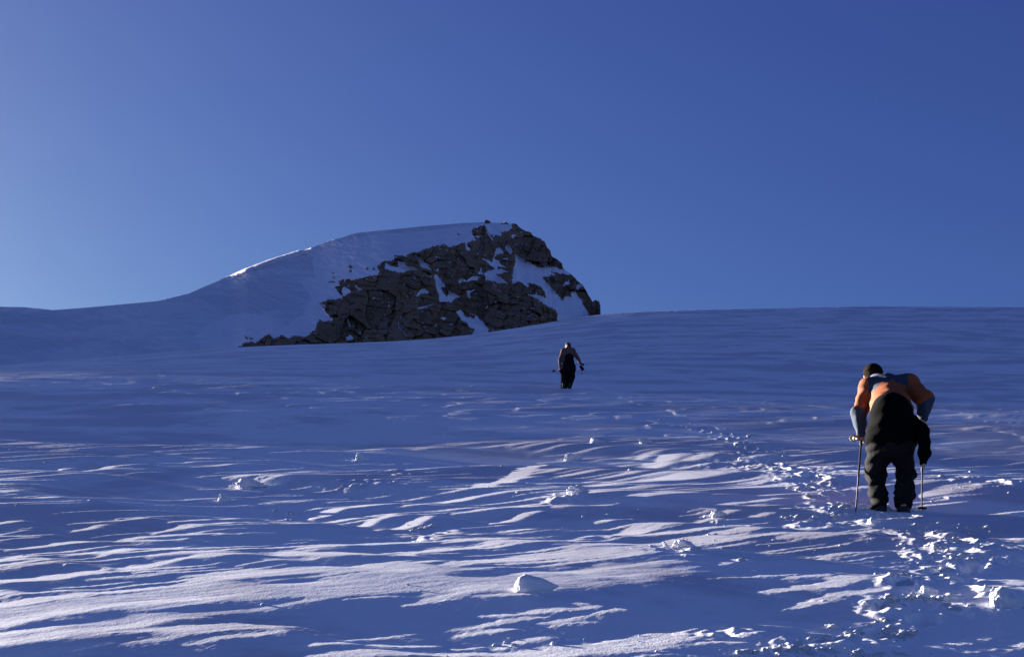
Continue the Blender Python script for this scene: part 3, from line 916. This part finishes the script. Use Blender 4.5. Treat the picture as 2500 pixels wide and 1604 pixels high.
def hand(f, c, axis, out, thumb, rr=.017, s=1.0):
    """a fist round a rod: c on the rod, axis along it, out = from the rod to the back of the palm, thumb = +1/-1 end of the rod"""
    axis = Vector(axis).normalized(); out = (Vector(out) - axis * axis.dot(Vector(out))).normalized(); side = axis.cross(out)
    c = Vector(c)
    R0 = rr + .010 * s
    # palm and back of the hand
    f.cap(c + out * (R0 + .006) + axis * .026 * s - side * .012, c + out * (R0 + .006) - axis * .030 * s - side * .012, .019 * s, .017 * s, .012)
    f.cap(c + out * (R0 + .012) - side * .030 * s, c + out * (R0 + .010) - side * .045 * s, .022 * s, .024 * s, .015)
    for i, (o, ln) in enumerate(((.031, 1.0), (.011, 1.12), (-.010, 1.05), (-.030, .85))):
        pts = []
        for k in range(6):
            t_ = math.radians(-10 + ln * 44 * k)
            pts.append(c + axis * o * s * thumb + out * math.cos(t_) * R0 + side * math.sin(t_) * R0)
        for k in range(5):
            f.cap(pts[k], pts[k + 1], (.0098 - .0006 * k) * s, (.0092 - .0006 * k) * s, .003)
    pts = []
    for k in range(4):
        t_ = math.radians(-35 - 48 * k)
        pts.append(c + axis * (.030 + .008 * k) * s * thumb + out * math.cos(t_) * (R0 + .003) + side * math.sin(t_) * (R0 + .003))
    for k in range(3):
        f.cap(pts[k], pts[k + 1], (.0115 - .001 * k) * s, (.0108 - .001 * k) * s, .004)


def head(f, c, fwd, up, s=1.0):
    """skull, jaw, nose, brow, lips and ears"""
    fwd = Vector(fwd).normalized(); up = (Vector(up) - fwd * fwd.dot(Vector(up))).normalized(); rt = fwd.cross(up); c = Vector(c)
    P = lambda r_, f_, u_: c + rt * r_ * s + fwd * f_ * s + up * u_ * s
    f.cap(P(0, -.025, .025), P(0, .025, .03), .080 * s, .074 * s, .02)
    f.cap(P(0, .035, -.045), P(0, .055, -.075), .052 * s, .036 * s, .03)
    f.cap(P(-.03, .078, .018), P(.03, .078, .018), .014 * s, .014 * s, .012)
    f.cap(P(0, .093, .008), P(0, .110, -.026), .009 * s, .013 * s, .008)
    for e in (-1, 1):
        f.ell(P(e * .031, .083, 0), (.011 * s,) * 3, .002)
        f.cap(P(e * .078, -.002, .012), P(e * .080, -.004, -.022), .012 * s, .008 * s, .004)
        f.cap(P(e * .04, .055, -.028), P(e * .045, .05, -.03), .026 * s, .024 * s, .015)
    f.cap(P(-.018, .088, -.055), P(.018, .088, -.055), .008 * s, .008 * s, .005)


class Frame:
    """a person's own frame: x right, y the way of facing, z up, origin between the feet"""
    def __init__(self, px, py, yaw, n_off=0.0, size=1.0):
        self.gx, self.gu, n = place(px, py)
        self.size = size * self.gu / float(gpt(px, py)[1])       # keeps the height the photograph shows
        self.o = Vector(W(self.gx, self.gu, n + n_off)); self.yaw = yaw
        self.c, self.s = math.cos(yaw), math.sin(yaw)

    def ground(self, x, y):
        """height of the snow under a point of this frame"""
        x, y = x * self.size, y * self.size
        wx_ = self.o.x + x * self.c - y * self.s; wy_ = self.o.y + x * self.s + y * self.c
        u = wy_ / CA
        for _ in range(6):
            n = relief(np.array([[wx_]]), np.array([[u]]))[0, 0]
            u = (wy_ + n * SA) / CA
        return float(u * SA + n * CA - self.o.z) / self.size

    def put(self, o):
        o.location = self.o; o.rotation_euler = (0, 0, self.yaw); o.scale = (self.size,) * 3
        return o


def lathe(a, b, prof, seg=16):
    """rings along a->b; prof = [(distance from a, radius)]"""
    a = Vector(a); b = Vector(b); d = (b - a).normalized(); e = d.orthogonal().normalized(); g_ = d.cross(e)
    V = []
    for t_, r_ in prof:
        for k in range(seg):
            w = 2 * math.pi * k / seg
            V.append(a + d * t_ + (e * math.cos(w) + g_ * math.sin(w)) * r_)
    V = np.array([v[:] for v in V]); n = len(prof)
    i = np.arange(n * seg).reshape(n, seg)
    q_ = np.stack([i[:-1], np.roll(i[:-1], -1, 1), np.roll(i[1:], -1, 1), i[1:]], -1).reshape(-1, 4)
    return V, q_


def loop_tube(pts, r_, seg=8):
    P = [Vector(p) for p in pts]; n = len(P); V = []
    for k in range(n):
        d = (P[(k + 1) % n] - P[k - 1]).normalized(); e = d.orthogonal().normalized(); g_ = d.cross(e)
        for j in range(seg):
            w = 2 * math.pi * j / seg
            V.append(P[k] + (e * math.cos(w) + g_ * math.sin(w)) * r_)
    V = np.array([v[:] for v in V]); i = np.arange(n * seg).reshape(n, seg); i2 = np.roll(i, -1, 0)
    return V, np.stack([i, np.roll(i, -1, 1), np.roll(i2, -1, 1), i2], -1).reshape(-1, 4)


skin = mat("skin", (.50, .30, .22), .55, bump=(90, .1, .002))
M_orange = mat("orange shell cloth", (.30, .078, .022), .8, noise=((.25, .064, .018), 9), bump=(30, .25, .01))
M_blue = mat("slate blue shell cloth", (.032, .055, .090), .8, noise=((.025, .044, .072), 9), bump=(30, .25, .01))
M_black = mat("black cloth", (.003, .003, .0035), .9, bump=(34, .3, .01), spec=.04)
M_grey = mat("worn charcoal trouser cloth", (.014, .013, .0135), .85, noise=((.010, .0095, .010), 7), bump=(26, .5, .012), spec=.12)
M_collar = mat("pale violet collar trim", (.16, .15, .24), .8)
M_hat = mat("dark brown knit", (.016, .012, .008), .95, bump=(140, .5, .004), spec=.03)
M_boot = mat("dark boot leather", (.03, .025, .021), .45, bump=(40, .2, .006))
M_pale = mat("pale boot shell", (.45, .45, .46), .4)
M_pole = mat("dark pole shaft", (.012, .012, .014), .5, spec=.2)
M_band = mat("grey pole section", (.05, .052, .06), .5, spec=.25)
M_rub = mat("black rubber grip", (.015, .015, .015), .6)
M_loop = mat("olive green wrist loop", (.26, .30, .04), .7)
M_mauve = mat("faded mauve brown jacket cloth", (.19, .095, .075), .8, noise=((.155, .078, .062), 8), bump=(30, .25, .01))
M_navy = mat("black bib cloth", (.010, .008, .012), .9, bump=(34, .3, .01), spec=.04)
M_cap = mat("pale grey knit cap", (.16, .15, .16), .9, bump=(120, .4, .004))
M_captop = mat("dark teal cap crown", (.05, .09, .12), .9, bump=(120, .4, .004))
M_hair = mat("reddish brown hair", (.10, .035, .02), .6, bump=(160, .7, .004))
M_white = mat("white pole paint", (.75, .75, .75), .4)
M_red = mat("red pole paint", (.45, .03, .02), .4)


def ski_pole(fr, top, tip, label, group, mats, loop=None, basket=True, seg=None):
    """grip, shaft in sections, basket and wrist loop under one Empty at the tip"""
    top = Vector(top); tip = Vector(tip)
    d = (tip - top); L = d.length; d.normalize()
    e = bpy.data.objects.new("ski_pole", None); col.objects.link(e)
    e.empty_display_size = .1
    fr.put(e)
    tag(e, label, "ski pole", group)
    V, q_ = lathe(top - d * .02, tip, [(0, .004), (.003, .014), (.012, .017), (.03, .0165), (.045, .0135), (.06, .0155), (.08, .0135), (.10, .0155),
                                       (.12, .0135), (.14, .0155), (.152, .012), (.155, .006)])
    mesh_np("grip", V, q_, [mats[0]], parent=e)
    V, q_ = lathe(top, tip, [(.10, .009), (L * .5, .0088), (L * .5 + .004, .0098), (L * .5 + .05, .0098), (L * .5 + .054, .0075), (L - .06, .0068),
                             (L - .055, .004), (L - .002, .0028), (L, .0005)])
    mi = np.repeat(np.array([0, 0, 1, 1, 1, 0, 1, 1]), 16) if seg is None else np.repeat(np.array(seg), 16)
    mesh_np("shaft", V, q_, mats[1:], mi, parent=e)
    if basket:
        V, q_ = lathe(top, tip, [(L - .085, .0072), (L - .09, .012), (L - .082, .030), (L - .079, .045), (L - .075, .046), (L - .076, .030), (L - .070, .012), (L - .066, .0065)], 20)
        mesh_np("basket", V, q_, [M_rub], parent=e)
    if loop:
        V, q_ = loop_tube(loop, .0065)
        mesh_np("strap", V, q_, [M_loop], parent=e)
    return e


# ------------------------------------------------------------------ the climber bent over the poles
fr = Frame(2174, 1246, -math.radians(15.0))
TH = .232
def J(x, v, y): return Vector((x + .075 * v, y, (v + TH * y) / .973))     # v = height as the lens sees it


bodyN = Field((-.45, -.35, -.15), (.50, .80, 1.62), .006)
b = bodyN
hipL, hipR, kneeL, kneeR = J(-.10, .66, -.02), J(.10, .66, -.02), J(-.135, .36, .10), J(.128, .36, .10)
ankL, ankR = J(-.10, .07, -.02), J(.105, .07, -.03)
shL, shR, elL, elR = J(-.19, 1.135, .33), J(.17, 1.145, .33), J(-.285, .885, .25), J(.31, .985, .20)
hdL, hdR = J(-.262, .655, .29), J(.292, .765, .32)
neck, hc_ = J(-.05, 1.16, .38), J(-.155, 1.235, .53)
b.cap(J(0, .72, -.02), J(.01, .88, .10), .13, .12, .05)
b.cap(J(.01, .88, .10), J(-.02, 1.09, .33), .12, .13, .05)
b.cap(shL, shR, .055, .055, .05)
for h_, k_, a_ in ((hipL, kneeL, ankL), (hipR, kneeR, ankR)):
    b.cap(h_, k_, .080, .055, .04); b.cap(k_, a_, .052, .038, .03)
    b.cap(a_ + Vector((0, -.03, -.03)), a_ + Vector((0, .14, -.045)), .032, .030, .02)
for s_, e_, h_ in ((shL, elL, hdL), (shR, elR, hdR)):
    b.cap(s_, e_, .045, .038, .03)
    b.cap(e_, h_ + (e_ - h_).normalized() * .05, .037, .027, .02)
b.cap(neck, hc_ - Vector((0, .03, .03)), .056, .052, .04)
head(b, hc_, Vector((-.12, .72, -.60)), Vector((0, .6, .75)))
tipL = Vector((-.31, -.20, 0)); tipL.z = fr.ground(tipL.x, tipL.y) - .03
tipR = Vector((.268, .26, 0)); tipR.z = fr.ground(tipR.x, tipR.y) - .05
topL = hdL + (hdL - tipL).normalized() * .05
topR = hdR + (hdR - tipR).normalized() * .05
hand(b, hdL, topL - tipL, Vector((-.55, -.75, .25)), 1)
hand(b, hdR, topR - tipR, Vector((.55, -.75, .25)), 1)
V, Q = b.mesh()
near = mesh_np("person", V, Q, [skin])
fr.put(near)
tag(near, "near climber bent over two poles in orange and blue jacket", "person")

# jacket
f = Field((-.45, -.05, .45), (.50, .60, 1.48), .006)
f.cap(J(.015, .90, .10), J(-.025, 1.075, .33), .195, .165, .06, (1, 1.1, 1))
f.cap(shL, shR, .098, .092, .06)
f.cap(J(-.06, 1.13, .38), J(-.10, 1.165, .44), .085, .075, .04)
for s_, e_, h_, re, rw_ in ((shL, elL, hdL, .070, .050), (shR, elR, hdR, .082, .050)):
    f.cap(s_, e_, .088, re, .035)
    f.cap(e_, h_ + (e_ - h_).normalized() * .065, re, rw_, .03)
    w_ = h_ + (e_ - h_).normalized() * .07
    f.cap(w_, w_ + (e_ - h_).normalized() * .012, .047, .047, .006)
folds(f, .0055, seed=1)
V, Q = f.mesh()
C = V[Q].mean(1)
vv = C[:, 2] * .973 - TH * C[:, 1]
xx = C[:, 0] - .075 * vv
sleeve_blue = np.where(xx < 0, vv < .945 - .08 * (xx + .28), vv < .985 + .55 * (xx - .34)) & (np.abs(xx + .0) > .215)
yoke = (vv > 1.185 - .09 * (xx / .16) ** 2 + .012 * np.sin(xx * 60)) & (xx > -.20) & (xx < .165)
mi = np.where(sleeve_blue | yoke, 1, 0)
jk = mesh_np("jacket", V, Q, [M_orange, M_blue], mi, parent=near)

# trousers with their high black seat
f = Field((-.36, -.40, .0), (.36, .45, 1.30), .006)
f.ell(J(.015, .80, .0), (.205, .215, .265), .05)
f.cap(J(-.02, .66, -.02), J(.06, .66, -.02), .185, .185, .06)
f.cap(J(.02, .90, .08), J(.02, .93, .12), .165, .15, .06)
f.cap(hipL, kneeL, .116, .086, .05); f.cap(kneeL, J(-.105, .06, -.02), .086, .076, .04)
f.cap(hipR, kneeR, .112, .084, .05); f.cap(kneeR, J(.125, .17, -.01), .084, .080, .04); f.cap(J(.125, .17, -.01), J(.108, .06, -.02), .084, .076, .03)
folds(f, .0135, (20, 18, 34), seed=3, where=lambda x, y, z: np.clip(1.25 - z * 1.25, .12, 1.0))
V, Q = f.mesh()
C = V[Q].mean(1)
vv = C[:, 2] * .973 - TH * C[:, 1]
mi = (vv < .60 + .02 * np.sin(C[:, 0] * 40)).astype(int)
mesh_np("trousers", V, Q, [M_black, M_grey], mi, parent=near)

# garment hanging at the hip
f = Field((.10, -.35, .25), (.48, .25, .95), .006)
f.cap(J(.20, .80, -.08), J(.285, .70, -.13), .046, .052, .04, (1, 1, 1))
f.cap(J(.285, .70, -.13), J(.292, .50, -.14), .052, .056, .04)
f.cap(J(.292, .50, -.14), J(.283, .42, -.14), .055, .032, .03)
folds(f, .004, seed=8)
V, Q = f.mesh()
gm = mesh_np("hanging_garment", V, Q, [M_black], parent=near)
f = Field((.2, -.3, .30), (.36, .02, .5), .004)
f.cap(J(.284, .415, -.145), J(.280, .385, -.150), .026, .018, .01)
V, Q = f.mesh()
mesh_np("cuff", V, Q, [skin], parent=gm)

# collar and hat
f = Field((-.32, .25, 1.10), (.12, .62, 1.50), .005)
f.cap(J(-.085, 1.165, .405), J(-.115, 1.185, .455), .092, .084, .02)
V, Q = f.mesh()
mesh_np("collar", V, Q, [M_collar], parent=near)
f = Field((-.35, .30, 1.15), (.05, .72, 1.52), .005)
hu = Vector((0, .6, .75)).normalized(); hf = Vector((-.12, .72, -.60)).normalized()
f.cap(hc_ - hf * .028 + hu * .035, hc_ + hf * .018 + hu * .040, .094, .088, .02)
f.cap(hc_ - hf * .05 + hu * .005, hc_ - hf * .045 - hu * .012, .072, .06, .02)
V, Q = f.mesh()
mesh_np("beanie", V, Q, [M_hat], parent=near)

for ax_, heel in ((ankL, -.10), (ankR, -.115)):
    g0 = fr.ground(ax_.x, -.03)
    f = Field((ax_.x - .13, -.25, g0 - .12), (ax_.x + .13, .36, g0 + .26), .005)
    f.cap((ax_.x, -.045, g0 + .015), (ax_.x, .20, g0 + .075), .052, .050, .02)
    f.cap((ax_.x, -.02, g0 + .02), (ax_.x, .0, g0 + .15), .054, .058, .03)
    f.cap((ax_.x, -.055, g0 - .01), (ax_.x, .22, g0 + .045), .055, .052, .01, (1, 1, 1.6))
    V, Q = f.mesh()
    C = V[Q].mean(1)
    mesh_np("boot", V, Q, [M_boot], parent=near)

lc = J(-.330, .665, .26)
loopp = [lc + Vector((math.cos(w) * .038, math.sin(w) * .02, math.sin(w) * .030)) for w in np.linspace(0, 2 * math.pi, 28, endpoint=False)]
ski_pole(fr, topL, tipL, "dark ski pole with olive wrist loop in the bent climber's left hand", "poles of the bent climber",
         [M_rub, M_pole, M_band], loop=loopp, basket=False)
ski_pole(fr, topR, tipR, "dark ski pole with flat basket, below the black garment at the bent climber's right", "poles of the bent climber",
         [M_rub, M_pole, M_band])

# ------------------------------------------------------------------ the climber far up the slope
fr = Frame(1388, 949, -math.radians(2.0), size=.935)
TH = .29


def J(x, v, y): return Vector((x, y, (v + TH * y) / .957))


b = Field((-.55, -.45, -.15), (.75, .60, 1.95), .008)
hipL, hipR, kneeL, kneeR = J(-.10, .80, .02), J(.12, .80, .02), J(-.145, .44, .12), J(.115, .42, .10)
ankL, ankR = J(-.175, .08, .0), J(.035, .08, .06)
shL, shR, elL, elR = J(-.17, 1.36, .15), J(.17, 1.38, .15), J(-.30, 1.03, .05), J(.34, 1.10, .06)
hdL, hdR = J(-.285, .66, .08), J(.475, .83, .10)
neck, hc_ = J(0, 1.42, .17), J(-.015, 1.53, .25)
b.cap(J(0, .82, .02), J(.01, 1.05, .06), .13, .12, .05); b.cap(J(.01, 1.05, .06), J(0, 1.32, .14), .12, .13, .05)
b.cap(shL, shR, .055, .055, .05)
for h_, k_, a_ in ((hipL, kneeL, ankL), (hipR, kneeR, ankR)):
    b.cap(h_, k_, .080, .055, .04); b.cap(k_, a_, .052, .038, .03)
    b.cap(a_ + Vector((0, -.03, -.03)), a_ + Vector((0, .14, -.045)), .032, .030, .02)
for s_, e_, h_ in ((shL, elL, hdL), (shR, elR, hdR)):
    b.cap(s_, e_, .045, .038, .03); b.cap(e_, h_ + (e_ - h_).normalized() * .05, .037, .027, .02)
b.cap(neck, hc_ - Vector((0, .02, .05)), .056, .052, .04)
head(b, hc_, Vector((-.25, .85, -.35)), Vector((0, .3, .95)))
gripL, tipFL = J(-.23, .645, .32), J(-.56, .645, -.42)
axL = (tipFL - gripL).normalized()
gripR, tipFR = J(.43, .58, -.16), J(.545, .88, .50)
axR = (tipFR - gripR).normalized()
hdL = gripL + axL * .22; hdR2 = gripR + axR * (hdR - gripR).dot(axR)
hand(b, hdL, -axL, Vector((-.5, 0, .8)), 1); hand(b, hdR2, -axR, Vector((.6, 0, .7)), 1)
b.cap(J(-.285, .72, .09), hdL + Vector((0, 0, .03)), .03, .03, .02)
V, Q = b.mesh()
far = mesh_np("person", V, Q, [skin])
fr.put(far)
tag(far, "distant climber walking upright in mauve brown jacket and black bib", "person")

f = Field((-.50, -.20, .55), (.65, .45, 1.75), .008)
f.cap(J(.0, 1.0, .06), J(.01, 1.30, .14), .215, .185, .06, (1, 1.25, 1))
f.cap(shL, shR, .092, .092, .06)
f.cap(J(0, 1.40, .16), J(.01, 1.47, .19), .10, .085, .04)
f.cap(shL, elL, .082, .066, .04); f.cap(elL, J(-.285, .74, .07), .066, .05, .03)
f.cap(shR, elR, .082, .066, .04); f.cap(elR, hdR + (elR - hdR).normalized() * .06, .066, .05, .03)
folds(f, .004, seed=5)
V, Q = f.mesh()
mesh_np("jacket", V, Q, [M_mauve], parent=far)

f = Field((-.40, -.30, .0), (.45, .50, 1.45), .008)
f.cap(J(.015, 1.06, .03), J(.02, 1.16, .07), .165, .135, .05, (1, 1.0, 1))
f.cap(J(.02, .88, .02), J(.02, 1.08, .04), .215, .175, .06, (1, 1.25, 1))
f.cap(J(-.06, .72, .02), J(.10, .72, .02), .185, .175, .06, (1, 1.1, 1))
f.cap(hipL, kneeL, .135, .125, .05); f.cap(kneeL, J(-.165, .05, 0), .125, .112, .03)
f.cap(hipR, kneeR, .135, .125, .05); f.cap(kneeR, J(.035, .08, .06), .120, .085, .03)
f.cap(J(-.25, .60, .0), J(-.22, .78, .02), .065, .05, .04)
folds(f, .005, (24, 20, 40), seed=6)
V, Q = f.mesh()
mesh_np("bib_trousers", V, Q, [M_navy], parent=far)

f = Field((-.25, .0, 1.45), (.22, .50, 1.95), .006)
hu = Vector((0, .3, .95)).normalized(); hf = Vector((-.25, .85, -.35)).normalized()
f.cap(hc_ - hf * .02 + hu * .05, hc_ + hf * .02 + hu * .055, .088, .084, .02)
V, Q = f.mesh()
C = V[Q].mean(1)
mi = ((C - np.array(hc_)) @ np.array(hu) > .092).astype(int)
mesh_np("cap", V, Q, [M_cap, M_captop], mi, parent=far)
f = Field((-.25, .0, 1.35), (.22, .50, 1.85), .006)
f.cap(hc_ - hf * .045 + hu * .02 + Vector((.03, 0, 0)), hc_ - hf * .05 - hu * .075 + Vector((.03, 0, 0)), .086, .080, .02)
V, Q = f.mesh()
mesh_np("hair", V, Q, [M_hair], parent=far)
for ax_ in (ankL, ankR):
    g0 = fr.ground(ax_.x, ax_.y)
    f = Field((ax_.x - .13, ax_.y - .25, g0 - .12), (ax_.x + .13, ax_.y + .36, g0 + .26), .007)
    f.cap((ax_.x, ax_.y - .075, g0 + .035), (ax_.x, ax_.y + .17, g0 + .075), .055, .050, .02)
    f.cap((ax_.x, ax_.y - .07, g0 + .04), (ax_.x, ax_.y - .04, g0 + .17), .056, .062, .03)
    V, Q = f.mesh()
    mesh_np("boot", V, Q, [M_boot], parent=far)
f = Field((hdR2.x - .15, hdR2.y - .15, hdR2.z - .15), (hdR2.x + .15, hdR2.y + .15, hdR2.z + .15), .006)
f.cap(hdR2 + Vector((-.03, 0, .05)), hdR2 + Vector((.02, 0, -.03)), .055, .066, .02)
V, Q = f.mesh()
mesh_np("mitten", V, Q, [M_black], parent=far)
lc = gripR + Vector((.05, -.02, -.04))
loopp = [lc + Vector((math.cos(w) * .028, math.sin(w) * .02, math.sin(w) * .050)) for w in np.linspace(0, 2 * math.pi, 24, endpoint=False)]
ski_pole(fr, gripL, tipFL, "black ski pole pointing back from the distant climber's left hand, basket outwards", "poles of the distant climber", [M_rub, M_pole, M_pole])
ski_pole(fr, gripR, tipFR, "white and red ski pole carried in the distant climber's right hand, grip hanging down", "poles of the distant climber",
         [M_white, M_red, M_pole], loop=loopp, seg=[0, 1, 1, 1, 1, 1, 1, 1])
